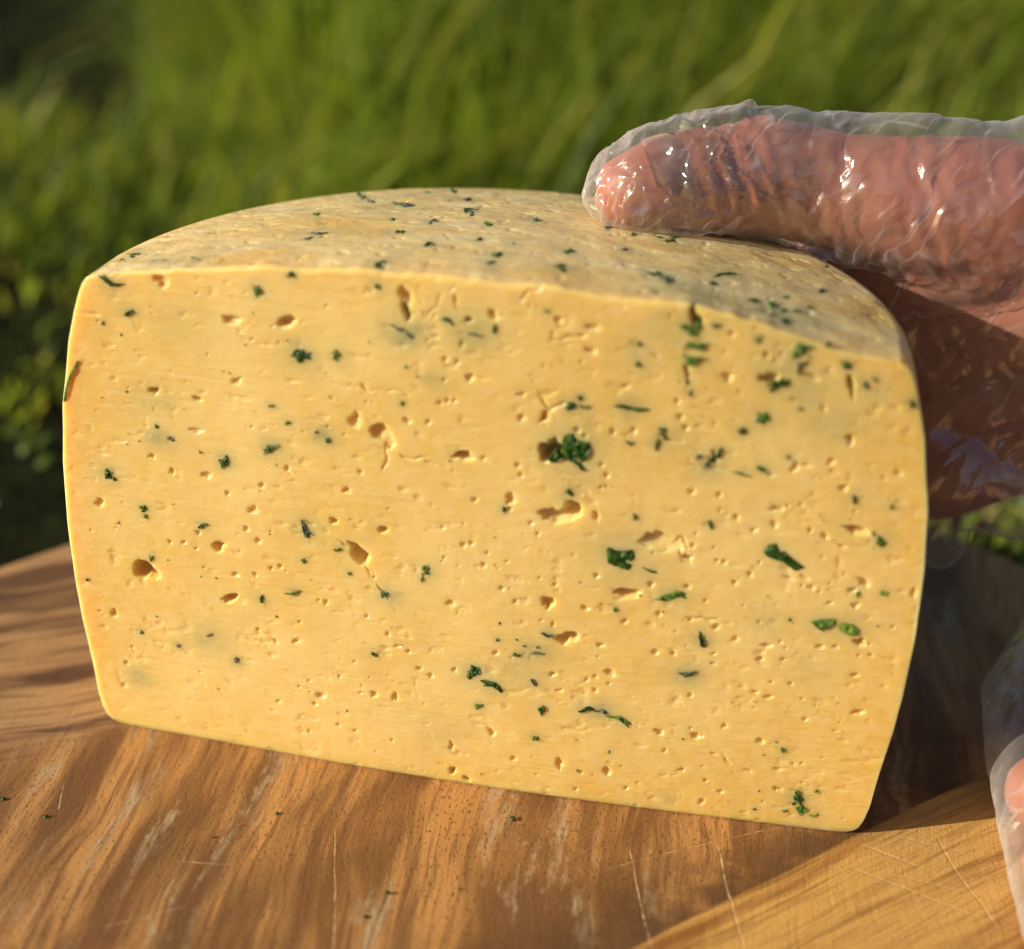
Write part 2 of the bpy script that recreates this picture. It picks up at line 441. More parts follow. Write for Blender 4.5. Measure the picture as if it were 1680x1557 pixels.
# ------------------------------------------------------------------ wooden board
def build_board():
    na = 220
    ph = np.linspace(0, 2*math.pi, na, endpoint=False)
    key = np.radians([-40, 0, 30, 54.6, 75, 100, 125, 146, 175, 210, 250, 290, 320])
    val = np.array([172, 178, 184, 186, 181, 168, 156, 151, 158, 166, 168, 170, 172.])
    rad = np.interp(ph, np.r_[key, key[0]+2*math.pi], np.r_[val, val[0]], period=2*math.pi)
    for _ in range(30): rad = (np.roll(rad, 1)+rad*2+np.roll(rad, -1))/4
    rad = rad+1.2*(vnoise(ph*6, ph*0, 4)-0.5)
    cy = -25.0
    rings = [(0.0, 0)]+[(f, 0) for f in np.linspace(0.06, 0.96, 14)]
    prof = [(-4.0, -0.05), (-2.6, -0.25), (-1.3, -0.9), (-0.4, -2.0), (0, -4.0), (0, -20.0), (-1.5, -23.5), (-4, -25.6)]
    V, Q = [], []
    ringsV = []
    for f, z in rings[1:]: ringsV.append(np.stack([rad*f*np.cos(ph), cy+rad*f*np.sin(ph), ph*0+z], -1))
    for d, z in prof: ringsV.append(np.stack([(rad+d)*np.cos(ph), cy+(rad+d)*np.sin(ph), ph*0+z], -1))
    bm = bmesh.new()
    rv = [[bm.verts.new((p*MM).tolist()) for p in r] for r in ringsV]
    c0 = bm.verts.new((0, cy*MM, 0)); c1 = bm.verts.new((0, cy*MM, GZ*MM+0.0004))
    for k in range(na):
        j = (k+1) % na
        bm.faces.new((c0, rv[0][k], rv[0][j]))
        for a, b in zip(rv[:-1], rv[1:]): bm.faces.new((a[k], b[k], b[j], a[j]))
        bm.faces.new((c1, rv[-1][j], rv[-1][k]))
    me = bpy.data.meshes.new('wooden_board'); bm.to_mesh(me); bm.free()
    o = link('wooden_board', me, M_WOOD)
    tag(o, 'round brown wooden serving board with scratched grain under the cheese', 'board')
build_board()

# ------------------------------------------------------------------ the half wheel of cheese
D0, BOW = 2.9, 3.1
PROF = np.array([(0, 74.2), (0.25, 75.6), (0.7, 76.7), (1.6, 77.7), (3.5, 78.5), (7, 79.3), (14.7, 80.2), (20, 80.9), (32, 82.3), (47, 82.9),
                 (60, 82.6), (72, 81.6), (79, 80.4), (86, 79.2), (92, 77.6), (96, 76.2), (97.8, 75.4), (98.8, 74.6), (99.2, 73.6)])
HR, RTOP = 99.2, 73.6
def dome(r): return 8.3*np.clip(1-(r/RTOP)**2, -0.2, 1)
def front_y(x): return -D0-BOW*np.clip(1-(x/84.0)**2, 0, 1)**1.5
def face_pt(px, py):
    d = px_ray(px, py); Y = np.full(d.shape[:-1], -D0)
    for _ in range(12):
        P = CAM+d*((Y-CAM[1])/d[..., 1])[..., None]; Y = front_y(P[..., 0])
    return P
def top_pt(px, py):
    d = px_ray(px, py); Z = np.full(d.shape[:-1], 103.0)
    for _ in range(25):
        P = CAM+d*((Z-CAM[2])/d[..., 2])[..., None]; Z = 0.5*Z+0.5*(HR+dome(np.hypot(P[..., 0], P[..., 1])))
    return P

# pits, tears and cracks of the cut face, measured in the photograph: x, y, width, height[, depth factor]
PITS = [(264,461,24,16),(466,530,36,13,1.4),(379,525,34,14),(253,641,19,10,1.4),(281,773,9,13),(338,782,16,9),(388,625,17,10),(323,708,22,6),(248,750,14,8),
 (582,690,20,20),(667,517,15,27,2.2),(663,485,14,22,1.3),(665,690,8,8),(237,938,38,30,2.2),(377,984,40,15,1.5),(357,898,17,13,1.6),(163,827,19,13),(187,1008,18,14),
 (415,838,13,12),(471,770,9,9),(591,776,8,8),(373,811,9,9),(429,797,9,9),(423,889,12,9),(403,869,11,9),(626,870,15,8,2),(549,855,16,9,1.5),(567,805,14,11),(386,944,12,9),
 (419,944,9,8),(445,933,8,8),(460,930,8,8),(325,875,12,8),(279,890,8,7),(301,891,9,8),(322,901,6,6),(484,1054,10,10),(452,1054,9,9),(423,1034,8,7),(534,989,9,9),
 (602,1013,7,7),(636,1041,8,9),(648,1145,9,20),(613,1140,12,10),(526,1143,17,8),(517,1156,10,6),(557,1111,7,7),(507,1118,6,6),(491,1127,6,6),(688,1098,9,9),(670,1070,8,7),
 (652,1061,14,5),(555,1190,7,7),(583,1200,7,7),(507,1201,7,7),(456,1152,12,5),(203,1126,10,8),(207,1088,9,10),(323,656,15,7,2),
 (746,494,8,20),(807,519,14,14),(916,526,10,9),(975,539,18,9),(970,576,20,9),(757,564,8,10),(730,591,9,8),(749,596,9,11),(770,620,14,12),(857,648,16,8),
 (891,687,12,20,1.3),(856,687,13,9),(721,662,8,8),(733,659,8,8),(745,659,7,7),(702,694,8,8),(670,692,12,8),(757,750,31,12,1.8),(848,764,9,9),(854,781,9,9),(793,753,7,7),
 (986,764,8,8),(995,781,8,8),(1005,709,10,10),(1039,707,8,8),(946,707,10,9),(959,716,8,7),(1116,686,10,10),(1125,703,10,8),(1025,636,12,8),(1111,660,9,9),(1193,621,14,13),
 (1100,520,6,6),(954,595,5,6),(907,549,8,6),(977,849,13,14),(1030,975,35,13,1.4),(896,991,20,22,1.3),(930,1046,26,24,1.2),(837,821,16,16),(793,927,11,9),(799,909,8,7),
 (882,877,8,7),(726,867,6,6),(871,859,8,7),(760,895,9,9),(773,893,9,8),(779,821,10,8),(910,961,8,8),(822,966,9,8),(845,988,8,8),(737,992,15,10),(907,1026,7,10),
 (1024,1021,9,10),(984,1060,12,9),(959,999,14,7),(978,946,9,8),(1067,960,10,10),(1127,964,10,8),(1157,987,7,7),(1080,1008,10,9),(1075,1071,10,9),(1104,1073,9,8),
 (813,1073,11,7),(1000,1105,14,10),(976,1112,8,7),(962,1116,8,7),(976,1134,9,8),(917,1134,13,6),(905,1107,12,9),(745,1100,8,9),(706,1110,10,9),(807,1204,10,11),
 (842,1246,11,9),(996,1266,11,14),(917,1253,10,20),(953,1268,7,7),(1082,1202,14,12),(1090,1233,8,7),(1118,1264,12,7),(1143,1209,18,10),(1027,1294,8,7),(944,1296,8,7),
 (1132,1142,9,8),(1186,1193,6,8),(1247,1216,12,9),(1239,1137,13,6),(1262,1145,15,6),(1170,1074,9,6),(1170,1090,10,5),(1205,1050,10,8),(1175,1030,13,9),(1132,1019,10,6),
 (1245,1022,6,6),(1230,943,10,8),(1205,957,10,8),(1270,861,11,10),(1207,850,11,9),(1237,871,11,7),(1274,836,15,9),(1135,808,10,9),(1180,813,10,8),(986,801,7,7),
 (994,800,7,7),(1136,897,9,8),(1176,921,8,7),(1188,923,10,9),(740,1226,8,16),(1257,583,9,11),(1394,724,9,15),(1362,759,12,8),(1384,802,14,9),(1473,778,11,5),
 (1450,786,10,5),(1314,829,9,6),(1329,872,8,8),(1352,881,11,9),(1200,549,9,8),(1282,582,5,7),(1265,781,10,5),(1417,956,12,14),(1398,970,16,7),(1403,995,12,10),
 (1361,990,14,6),(1294,950,18,6),(1320,949,14,5),(1329,965,12,7),(1380,897,11,5),(1410,1056,20,13,1.3),(1428,1076,12,6),(1343,1062,13,6),(1371,1062,9,6),(1257,1060,16,6),
 (1246,1083,12,6),(1284,1083,10,6),(1401,1109,14,8),(1265,1120,9,5),(1297,1123,8,6),(1407,1170,17,9),(1320,1181,10,7),(1246,1217,12,9),(1189,1192,7,9),(1370,1200,9,4),
 (1301,1255,10,5),(1227,1265,12,5),(1274,1263,13,6),(1182,1300,10,6),(1151,1316,11,11),(1274,1295,14,8),(1497,974,8,14),(1465,1030,6,7),(1302,770,9,16),(1319,765,18,5),
 (1351,671,12,7),(1330,619,22,6),(1262,624,24,14,1.2),(1394,630,8,34,1.5),(1141,523,14,32,2.6),(1127,616,6,30,1.2),(742,1266,12,18,1.5),(766,1279,16,8,1.6),(768,526,11,11,2.4),
 (905,742,34,30,2.4),(1128,917,14,8,1.8),(837,836,9,6),(1171,753,7,24,1.6)]
TEARS = [([(612,722),(604,706),(616,697),(630,697),(641,712),(652,730),(640,741),(628,728)],1.6),
 ([(569,888),(586,893),(606,912),(601,932),(590,929),(578,920)],4.0),
 ([(880,840),(893,836),(903,838),(908,833),(914,838),(925,835),(927,825),(938,821),(950,828),(957,838),(950,850),(932,857),(909,861),(892,854)],3.6),
 ([(1046,889),(1060,876),(1085,873),(1105,887),(1114,878),(1120,905),(1095,906),(1070,900)],1.5),
 ([(1378,866),(1399,861),(1412,866),(1429,880),(1402,878)],3.0),
 ([(897,745),(899,722),(912,716),(922,738),(934,760),(915,756)],2.6)]
CRACKS = [[(633,719),(640,738),(660,752),(685,756),(705,748)],[(628,735),(632,750),(629,770)],[(593,633),(611,645),(630,641),(656,643),(672,650)],
 [(745,472),(722,483),(714,505),(697,522),(679,518)],[(853,493),(871,480),(892,468)],[(877,652),(891,659),(903,674),(916,664),(926,662)],[(1044,889),(1075,902),(1098,907),(1116,905),(1120,921),(1142,934)],
 [(1168,1234),(1186,1241),(1197,1256)],[(480,848),(520,862),(570,895),(600,930),(622,965),(650,1005),(695,1022)],[(1129,600),(1127,640)],[(1160,753),(1172,762),(1185,742)],
 [(1130,1012),(1160,1018),(1195,1024)],[(838,1082),(862,1098)],[(1422,592),(1450,602),(1476,598)],[(700,760),(740,772)],[(900,560),(960,552)],
 [(1095,880),(1120,880),(1128,900)]]
HALOS = [(260,720,40,.55),(228,1113,34,.6),(712,626,30,.45),(666,548,50,.75),(775,548,52,.7),(250,660,60,.35),(945,770,60,.35),(1330,640,60,.5),(1050,580,46,.35),(530,716,30,.6),
 (1370,690,80,.35),(880,1072,50,.5),(990,1166,34,.6),(860,1100,60,.35),(1128,1108,40,.6),(344,1050,60,.4),(700,940,28,.4),(950,680,40,.3),(1110,540,60,.45),(1320,1100,60,.18),(390,1090,26,.4),
 (300,540,70,.2),(1110,720,50,.3),(1160,770,40,.45),(720,1200,70,.2),(1290,600,70,.4),(1430,640,50,.4),(1096,1310,22,.4),(1260,1020,50,.3),(640,980,34,.45),(500,868,34,.45),(934,812,30,.45),(1060,940,50,.35)]

# herb flakes: x, y, width, height, angle (clockwise in the picture), shade d/m/l/g, surface F/T
FLAKES = [(182,463,38,10,18,'d'),(213,512,22,8,-15,'d'),(169,530,6,6,0,'m'),(422,478,15,17,20,'m'),(493,583,34,24,0,'d'),(552,584,16,20,0,'m'),(477,451,16,7,10,'d'),
 (619,471,12,9,30,'d'),(652,538,26,6,15,'g'),(672,550,16,8,40,'g'),(447,666,11,6,0,'m'),(472,694,11,6,-10,'m'),(660,662,8,8,0,'m'),(443,736,27,13,-18,'d'),
 (369,758,16,20,0,'d'),(538,723,10,11,0,'g'),(519,709,5,6,0,'g'),(257,700,9,9,0,'m'),(279,720,18,5,35,'g'),(177,778,16,18,0,'d'),(188,786,5,7,0,'d'),(236,834,14,12,0,'m'),
 (239,847,9,8,0,'l'),(333,862,17,6,-5,'d'),(501,868,34,12,42,'g'),(555,902,13,5,10,'m'),(573,941,8,7,0,'m'),(429,983,10,18,10,'m'),(482,973,25,4,-5,'m'),(632,975,14,11,0,'g'),
 (499,920,9,8,0,'m'),(698,936,14,22,10,'m'),(693,950,8,10,0,'l'),(613,1073,13,8,30,'m'),(388,1083,10,10,0,'g'),(232,1038,6,7,0,'g'),(292,1060,9,6,0,'g'),(344,1042,13,5,-5,'g'),
 (248,916,9,10,0,'l'),(143,951,6,5,0,'m'),
 (736,527,26,8,20,'d'),(896,511,12,5,-15,'m'),(811,540,11,16,10,'m'),(779,549,30,4,5,'g'),(1049,565,8,9,0,'d'),(1046,597,16,9,25,'m'),(666,602,6,6,0,'m'),
 (937,667,18,16,0,'d'),(959,667,24,5,5,'m'),(952,653,9,8,0,'d'),(1032,669,58,8,6,'d'),(1087,705,15,7,10,'d'),(1089,716,14,5,60,'d'),(1078,730,5,18,15,'d'),(1033,726,18,7,8,'m'),
 (1180,745,7,20,25,'d'),(1166,757,16,5,-25,'d'),(1146,750,13,9,0,'g'),(1160,763,10,8,0,'g'),(947,735,50,44,0,'d'),(910,748,30,14,-12,'d'),(950,764,34,7,25,'d'),
 (1132,541,36,12,15,'m'),(1145,535,12,16,0,'m'),(1142,567,46,11,-14,'m'),(1137,590,38,20,-8,'m'),(1128,626,5,12,0,'m'),(1132,644,5,12,0,'g'),(1176,533,19,8,10,'m'),
 (1019,917,52,36,6,'d'),(934,808,20,8,8,'m'),(827,836,6,11,0,'d'),(1042,848,9,12,0,'l'),(1166,861,6,18,-25,'m'),(1066,935,26,4,18,'m'),(1103,979,52,12,2,'m'),
 (1009,1000,9,7,0,'m'),(897,1041,23,5,3,'g'),(847,1074,17,6,-10,'m'),(880,1072,25,4,0,'g'),(816,1049,8,6,0,'m'),(860,1060,6,4,0,'g'),(882,1062,6,5,0,'g'),(776,1104,24,22,0,'d'),
 (809,1125,36,12,32,'d'),(875,1121,20,7,45,'g'),(785,1158,19,9,0,'m'),(889,1165,11,18,-10,'m'),(961,1165,28,9,3,'d'),(988,1168,22,6,12,'g'),(1018,1182,42,7,23,'m'),(880,1211,14,8,-8,'m'),
 (1151,1051,10,27,-18,'d'),(1128,1105,34,8,2,'g'),(1000,1234,5,6,0,'m'),(1251,770,19,9,12,'m'),(1218,778,32,3,14,'m'),(1295,1017,7,7,0,'m'),(1285,1232,8,10,0,'m'),(1274,1218,7,3,0,'m'),
 (1245,556,16,16,-20,'m'),(1315,574,36,24,-15,'m'),(1360,565,11,8,10,'d'),(1312,603,7,22,10,'g'),(1318,596,16,5,-35,'d'),(1277,631,36,18,-20,'d'),(1389,599,24,13,10,'m'),(1420,631,9,14,0,'d'),
 (1436,622,18,4,50,'d'),(1251,686,30,26,-10,'m'),(1218,707,12,12,0,'d'),(1313,671,10,5,25,'g'),(1293,750,6,6,0,'d'),(1402,818,8,19,-12,'m'),(1463,832,9,8,0,'m'),(1446,889,14,22,-40,'m'),
 (1433,875,4,9,0,'m'),(1265,895,16,6,-25,'m'),(1496,663,7,16,-10,'d'),(1351,1024,44,19,5,'m'),(1393,1031,42,18,8,'l'),(1449,974,17,8,-8,'l'),(1407,974,8,11,0,'m'),(1310,1310,16,22,-25,'d'),
 (1315,1328,18,16,0,'m'),(1340,1298,6,6,0,'m'),(1334,1337,18,5,0,'l'),(1288,1330,10,4,10,'g'),(1238,1328,8,4,0,'m'),(1302,1318,8,7,0,'d'),
 # moulded top
 (770,347,19,10,0,'d','T'),(800,370,13,6,0,'m','T'),(657,382,16,5,-12,'m','T'),(704,403,19,5,0,'d','T'),(814,419,15,5,-5,'m','T'),(802,432,14,3,0,'m','T'),(920,439,19,10,5,'d','T'),
 (934,414,15,7,-8,'m','T'),(622,434,20,8,-8,'d','T'),(743,314,12,4,0,'d','T'),(607,329,20,5,12,'g','T'),(593,322,14,5,20,'d','T'),(880,364,16,7,10,'g','T'),(1095,394,28,7,5,'m','T'),(954,329,10,6,0,'m','T'),
 (1025,412,14,4,0,'g','T'),(998,375,12,5,0,'g','T'),(786,394,9,4,-10,'m','T'),(843,401,8,4,0,'m','T'),(768,328,10,4,10,'g','T'),(702,316,10,3,0,'m','T'),(736,330,8,3,0,'m','T'),
 (1096,459,32,13,25,'d','T'),(1068,451,14,5,10,'d','T'),(1077,480,14,9,20,'d','T'),(1156,492,42,7,5,'d','T'),(1186,453,40,4,-5,'m','T'),(1174,468,17,7,5,'d','T'),
 (1268,502,15,9,20,'m','T'),(1237,494,19,3,12,'d','T'),(1330,506,14,5,5,'m','T'),(1286,511,10,5,0,'m','T'),(1308,512,13,5,0,'m','T'),(1290,488,10,3,0,'m','T'),(1264,522,15,5,-25,'d','T'),(1287,528,12,6,35,'d','T'),
 (1356,439,8,4,0,'m','T'),(1347,477,10,4,0,'g','T'),(216,419,26,4,0,'d','T'),(200,428,10,5,-20,'g','T'),(260,430,34,5,-8,'g','T'),(320,427,26,4,-5,'g','T'),(520,384,28,4,0,'g','T'),(505,392,14,4,-15,'g','T'),
 (414,348,8,4,0,'m','T'),(520,352,12,5,0,'m','T'),(660,337,30,4,2,'g','T'),(645,362,8,4,0,'m','T'),(708,365,14,5,0,'m','T'),(1040,385,8,4,0,'m','T')]

def build_cheese():
    root = empty('half_wheel_of_cheese', (0, 0, 0))
    tag(root, 'half wheel of yellow herbed cheese with small holes standing on the wooden board', 'cheese')
    NU, NV = 1001, 630
    zp = np.unique(np.concatenate([np.linspace(0, 2.5, 22), np.linspace(2.5, 96.5, NV-44), np.linspace(96.5, HR, 22)]))
    NVr = len(zp)
    rr = np.interp(zp, PROF[:, 0], PROF[:, 1])
    k = np.hanning(9); k /= k.sum()
    rs = np.convolve(np.pad(rr, 4, mode='edge'), k, 'valid'); mid = (zp > 3) & (zp < 96); rr[mid] = rs[mid]
    rr = rr+0.25*(vnoise(zp/6, zp*0, 77)-0.5)*np.clip(zp/4, 0, 1)*np.clip((HR-zp)/4, 0, 1)
    xc = np.sqrt(rr**2-D0**2)
    u = np.linspace(-1, 1, NU)
    X = u[None]*xc[:, None]
    bowv = -D0-BOW*np.clip(1-(X/84.0)**2, 0, 1)**1.5*(1-np.abs(u)**40)[None]
    Zs = 1+dome(np.hypot(X[-1], bowv[-1]))/HR
    edge_w = (zp/HR)[:, None]**8
    zedge = (0.9*(vnoise(X[-1]/9, X[-1]*0, 21)-0.5)+0.35*(vnoise(X[-1]/2, X[-1]*0, 22)-0.5))*(1-u**10)
    # the shoulder at the right end has sagged
    zedge = zedge-0.8*np.exp(-((X[-1]-66)/7)**2)+0.9*np.exp(-((X[-1]-38)/10)**2)
    Z = zp[:, None]*Zs[None]+edge_w*zedge[None]
    dep = np.zeros_like(X)
    halo = np.zeros_like(X)
    pxmm = 8.55
    def window(cx, cz, m):
        dz = dome(abs(cx))/HR
        r0, r1 = np.searchsorted(zp, [(cz-m)/(1+dz)-0.6, (cz+m)/(1+dz)+0.6])
        r0, r1 = max(r0, 0), min(r1, NVr)
        rm = min(max((r0+r1)//2, 0), NVr-1)
        c0 = int(((cx-m)/xc[rm]+1)/2*(NU-1))-4; c1 = int(((cx+m)/xc[rm]+1)/2*(NU-1))+6
        return slice(r0, r1), slice(max(c0, 0), min(c1, NU))
    def ellipse(px, py, w, h, ang, D, seed):
        P = face_pt(px, py); a, b = w/2/pxmm, h/2/pxmm/0.93
        sl = window(P[0], P[2], max(a, b)*1.6+0.5)
        x, z = X[sl]-P[0], Z[sl]-P[2]
        if x.size == 0: return
        ca, sa = math.cos(ang), math.sin(ang)
        xx, zz = x*ca-z*sa, x*sa+z*ca
        th = np.arctan2(zz/b, xx/a)
        wob = 1+(vnoise(np.cos(th)*1.3+20, np.sin(th)*1.3+20, seed)-0.5)*np.clip(max(a, b)*1.5-0.2, 0.3, 1.15)
        r = np.hypot(xx/a, zz/b)/wob
        d = D*np.clip(1-r**4.0, 0, 1)**0.9
        np.maximum(dep[sl], d, out=dep[sl])
    for k_, p in enumerate(PITS):
        f = p[4] if len(p) > 4 else 1.0
        s = math.sqrt(p[2]*p[3])/pxmm
        ellipse(p[0], p[1], p[2]*1.08, p[3]*1.08, random.uniform(-0.35, 0.35), min((0.36 if f == 1 else 0.50)*s*f+0.07, 4.5), k_)
    flk = np.array([(f[0], f[1], max(f[2], f[3])) for f in FLAKES if len(f) == 6])
    # the many pinprick pits between them
    cnt = 0
    cl = [(random.uniform(150, 1480), random.uniform(480, 1330)) for _ in range(70)]
    while cnt < 340:
        if random.random() < 0.55:
            c = random.choice(cl); px, py = random.gauss(c[0], 26), random.gauss(c[1], 14)
        else: px, py = random.uniform(125, 1490), random.uniform(470, 1345)
        if (np.hypot(flk[:, 0]-px, flk[:, 1]-py) < flk[:, 2]*0.6+5).any(): continue
        P = face_pt(px, py)
        if P[2] < 1.5 or P[2] > HR+dome(abs(P[0]))-1.0 or abs(P[0]) > 78: continue
        w = random.choice([2.6, 3, 3.4, 4, 5, 6.5]); h = w*random.uniform(0.55, 1.0)
        ellipse(px, py, w, h, random.uniform(-0.5, 0.5), 0.42*w/pxmm, cnt+900); cnt += 1
    def polydist(poly, x, z, closed=True):
        d = np.full(x.shape, 1e9); inside = np.zeros(x.shape, bool); m = len(poly)
        for i in range(m if closed else m-1):
            a, b = poly[i], poly[(i+1) % m]
            e = b-a; t = np.clip(((x-a[0])*e[0]+(z-a[1])*e[1])/(e@e), 0, 1)
            d = np.minimum(d, np.hypot(x-a[0]-t*e[0], z-a[1]-t*e[1]))
            if closed:
                cond = (a[1] > z) != (b[1] > z)
                with np.errstate(divide='ignore', invalid='ignore'):
                    inside ^= cond & (x < (b[0]-a[0])*(z-a[1])/(b[1]-a[1]+1e-12)+a[0])
        return d, inside
    for k_, (poly, D) in enumerate(TEARS):
        P = face_pt(np.array([q[0] for q in poly]), np.array([q[1] for q in poly]))[:, [0, 2]]
        c = P.mean(0); m = np.abs(P-c).max()+1.0
        sl = window(c[0], c[1], m)
        x, z = X[sl], Z[sl]
        wx = x+0.5*(vnoise(x/0.9, z/0.9, 50+k_)-0.5); wz = z+0.5*(vnoise(x/0.9, z/0.9, 70+k_)-0.5)
        d, ins = polydist(P, wx, wz)
        # the tear is deepest under its upper lip and runs out to the lower right
        rel = np.clip((z-c[1])/(np.ptp(P[:, 1])/2+0.01)*0.35+0.75, 0.3, 1.1)
        v = np.where(ins, D*(1-np.exp(-d/0.45))*rel*(0.75+0.5*fbm(x/1.4, z/1.4, 90+k_)), 0)
        np.maximum(dep[sl], v, out=dep[sl])
    for k_, pl in enumerate(CRACKS):
        P = face_pt(np.array([q[0] for q in pl]), np.array([q[1] for q in pl]))[:, [0, 2]]
        c = (P.max(0)+P.min(0))/2; m = np.ptp(P, 0).max()/2+1.0
        sl = window(c[0], c[1], m)
        x, z = X[sl], Z[sl]
        wx = x+0.9*(vnoise(x/1.3, z/1.3, 150+k_)-0.5); wz = z+0.9*(vnoise(x/1.3, z/1.3, 170+k_)-0.5)
        d, _ = polydist(P, wx, wz, False)
        wd = 0.14+0.30*vnoise(x/2.2, z/2.2, 190+k_)
        v = 0.42*np.clip(1-(d/wd)**2, 0, 1)*np.clip(vnoise(x/1.8, z/1.8, 210+k_)*2.4-0.6, 0, 1)
        np.maximum(dep[sl], v, out=dep[sl])
    # bowls that herbs sit in
    for f in FLAKES:
        if len(f) == 6:
            P = face_pt(f[0], f[1]); s = math.sqrt(f[2]*f[3])/pxmm
            sl = window(P[0], P[2], s*3.2+1.0)
            q = np.hypot(X[sl]-P[0], (Z[sl]-P[2])*1.15)/(s*1.05+0.35)
            halo[sl] = np.maximum(halo[sl], (0.55 if f[5] in 'dg' else 0.35)*np.exp(-q**2*0.85)*min(1, s/1.2+0.3))
    for hx, hy, hr, hs in HALOS:
        P = face_pt(hx, hy); r = hr/pxmm
        sl = window(P[0], P[2], r*2)
        q = np.hypot((X[sl]-P[0])/1.3, Z[sl]-P[2])/r*2
        n2 = 0.5+0.9*fbm(X[sl]/3.5, Z[sl]/2.0, 400)
        halo[sl] = np.maximum(halo[sl], hs*1.15*np.exp(-q**2*0.7)*n2)
    # surface relief left by the knife
    dep = dep+0.22*(fbm(X/9, Z/7, 60, 3)-0.5)
    dep = dep+0.075*np.clip(fbm(X/16, Z/9, 65, 2)*2-0.5, 0.2, 1)*(vnoise(X/14+0.15*vnoise(X/5, Z/5, 1), Z/0.55, 61)-0.5)+0.05*(fbm(X/1.0, Z/0.6, 62, 2)-0.5)
    chip = np.clip(fbm(X/3.0, Z/1.6, 63, 4)-0.67, 0, 1)*2.4
    dep = dep+chip*0.5
    fade = np.clip((1-np.abs(u))/0.006, 0, 1)[None]*np.clip(zp/0.3, 0, 1)[:, None]
    fade_t = np.clip((HR-zp)/0.35, 0, 1)[:, None]
    dep_e = dep*fade
    Yf = bowv+dep_e*(0.25+0.75*fade_t)
    # soft arris along the upper and lower edge
    Yf = Yf+0.5*np.clip(1-(HR-zp)/0.9, 0, 1)[:, None]**2*(1-u**8)[None]+0.35*np.clip(1-zp/0.8, 0, 1)[:, None]**2*(1-u**8)[None]
    Vf = np.stack([X, Yf, Z+0.15], -1)
    dist_edge = np.minimum(xc[:, None]-np.abs(X), Z+1.5)
    rindf = np.exp(-np.clip(dist_edge, 0, 99)/9.0)*0.85*np.clip(dist_edge/1.2, 0.15, 1)+0.3*np.exp(-np.clip(Zs[None]*HR-Z, 0, 99)/2.5)
    rindf = np.clip(rindf*(0.6+0.8*fbm(X/8, Z/12, 64, 3)), 0, 1)
    Mf = np.stack([halo, rindf, np.clip(1-(HR-zp)/0.5, 0, 1)[:, None]*np.ones_like(X)*0.6, np.ones_like(X)], -1)
    # top
    NW = 230
    w = np.linspace(0, 1, NW)**1.25
    xt = X[-1]; y0 = Yf[-1]; y1 = np.sqrt(np.clip(RTOP**2-xt**2, 0, None)); y1 = np.maximum(y1, y0)
    Yt = y0[None]+(y1-y0)[None]*w[:, None]; Xt = np.repeat(xt[None], NW, 0)
    Rt_ = np.hypot(Xt, Yt)
    Zt = HR+dome(Rt_)+0.15
    carry = Vf[-1, :, 2]-Zt[0]
    Zt = Zt+carry[None]*np.exp(-(Yt-y0[None])/5.0)
    tf = np.clip((Yt-y0[None])/1.5, 0, 1)*np.clip((RTOP-Rt_)/1.0, 0, 1)
    rel = 0.55*(fbm(Xt/7, Yt/5, 300, 4)-0.5)+0.13*(fbm(Xt/2.2, Yt/1.2, 310, 3)-0.5)
    rel = rel-0.8*np.clip(fbm(Xt/2.4, Yt/1.8, 320, 3)-0.68, 0, 1)*4*0.5
    Zt = Zt+rel*tf
    ht = np.zeros_like(Xt)
    for f in FLAKES:
        if len(f) == 7:
            P = top_pt(f[0], f[1]); s = f[2]/pxmm
            q = np.hypot((Xt-P[0])/1.2, (Yt-P[1])/1.2)/(s*0.8+0.5)
            ht = np.maximum(ht, 0.42*np.exp(-q**2*0.6))
    for (hx, hy, r, s_) in ((1130, 478, 6.5, .8), (1165, 490, 5, .7), (1270, 515, 6, .8), (1310, 522, 5, .6), (280, 430, 9, .4), (1100, 465, 6, .45), (640, 345, 8, .4), (520, 388, 7, .4)):
        P = top_pt(hx, hy); ht = np.maximum(ht, s_*np.exp(-((Xt-P[0])/r)**2-((Yt-P[1])/r/0.8)**2))
    Mt = np.stack([ht, 0.25*np.ones_like(ht), np.clip(0.6+0.4*(Yt-y0[None])/1.5, 0, 1), np.ones_like(ht)], -1)
    # rounded outer side
    rows = np.unique(np.r_[np.arange(0, 24), np.arange(24, NVr-24, 5), np.arange(NVr-24, NVr)])
    cols = np.unique(np.r_[np.arange(0, NU, 4), NU-1])
    aT = np.arctan2(y1, xt)
    aT[0] = math.pi+math.asin(D0/RTOP); aT[-1] = -math.asin(D0/RTOP)
    frac = (aT-aT[-1])/(aT[0]-aT[-1])
    a0 = -np.arcsin(D0/rr[rows])
    ang = a0[:, None]+(math.pi-2*a0)[:, None]*frac[cols][None]
    Rr = rr[rows][:, None]+0.25*(fbm(ang*14, zp[rows][:, None]/8+ang*0, 330, 3)-0.5)*np.clip(1-np.abs(frac[cols]*2-1)**16, 0, 1)[None]*np.clip((HR-zp[rows])/3, 0, 1)[:, None]
    Vr = np.stack([Rr*np.cos(ang), Rr*np.sin(ang), zp[rows][:, None]+0.15+0*ang], -1)
    Mr = np.zeros(Vr.shape[:2]+(4,)); Mr[..., 1] = 0.1; Mr[..., 2] = 0.75; Mr[..., 3] = 1
    # underside
    nb = len(cols)
    bx = Vf[0][cols]; by = Vr[0]
    ts = np.linspace(0, 1, 6)[:, None, None]
    Vb = bx[None]*(1-ts)+by[None]*ts
    Mb = np.zeros(Vb.shape[:2]+(4,)); Mb[..., 1] = 0.8; Mb[..., 3] = 1
    parts, base = [], 0
    Qs = []
    for Vx, fl in ((Vf, False), (Vt := np.stack([Xt, Yt, Zt], -1), False), (Vr, True), (Vb, True)):
        r_, c_ = Vx.shape[:2]
        Qs.append(grid_quads(r_, c_, base, fl)); parts.append(Vx.reshape(-1, 3)); base += r_*c_
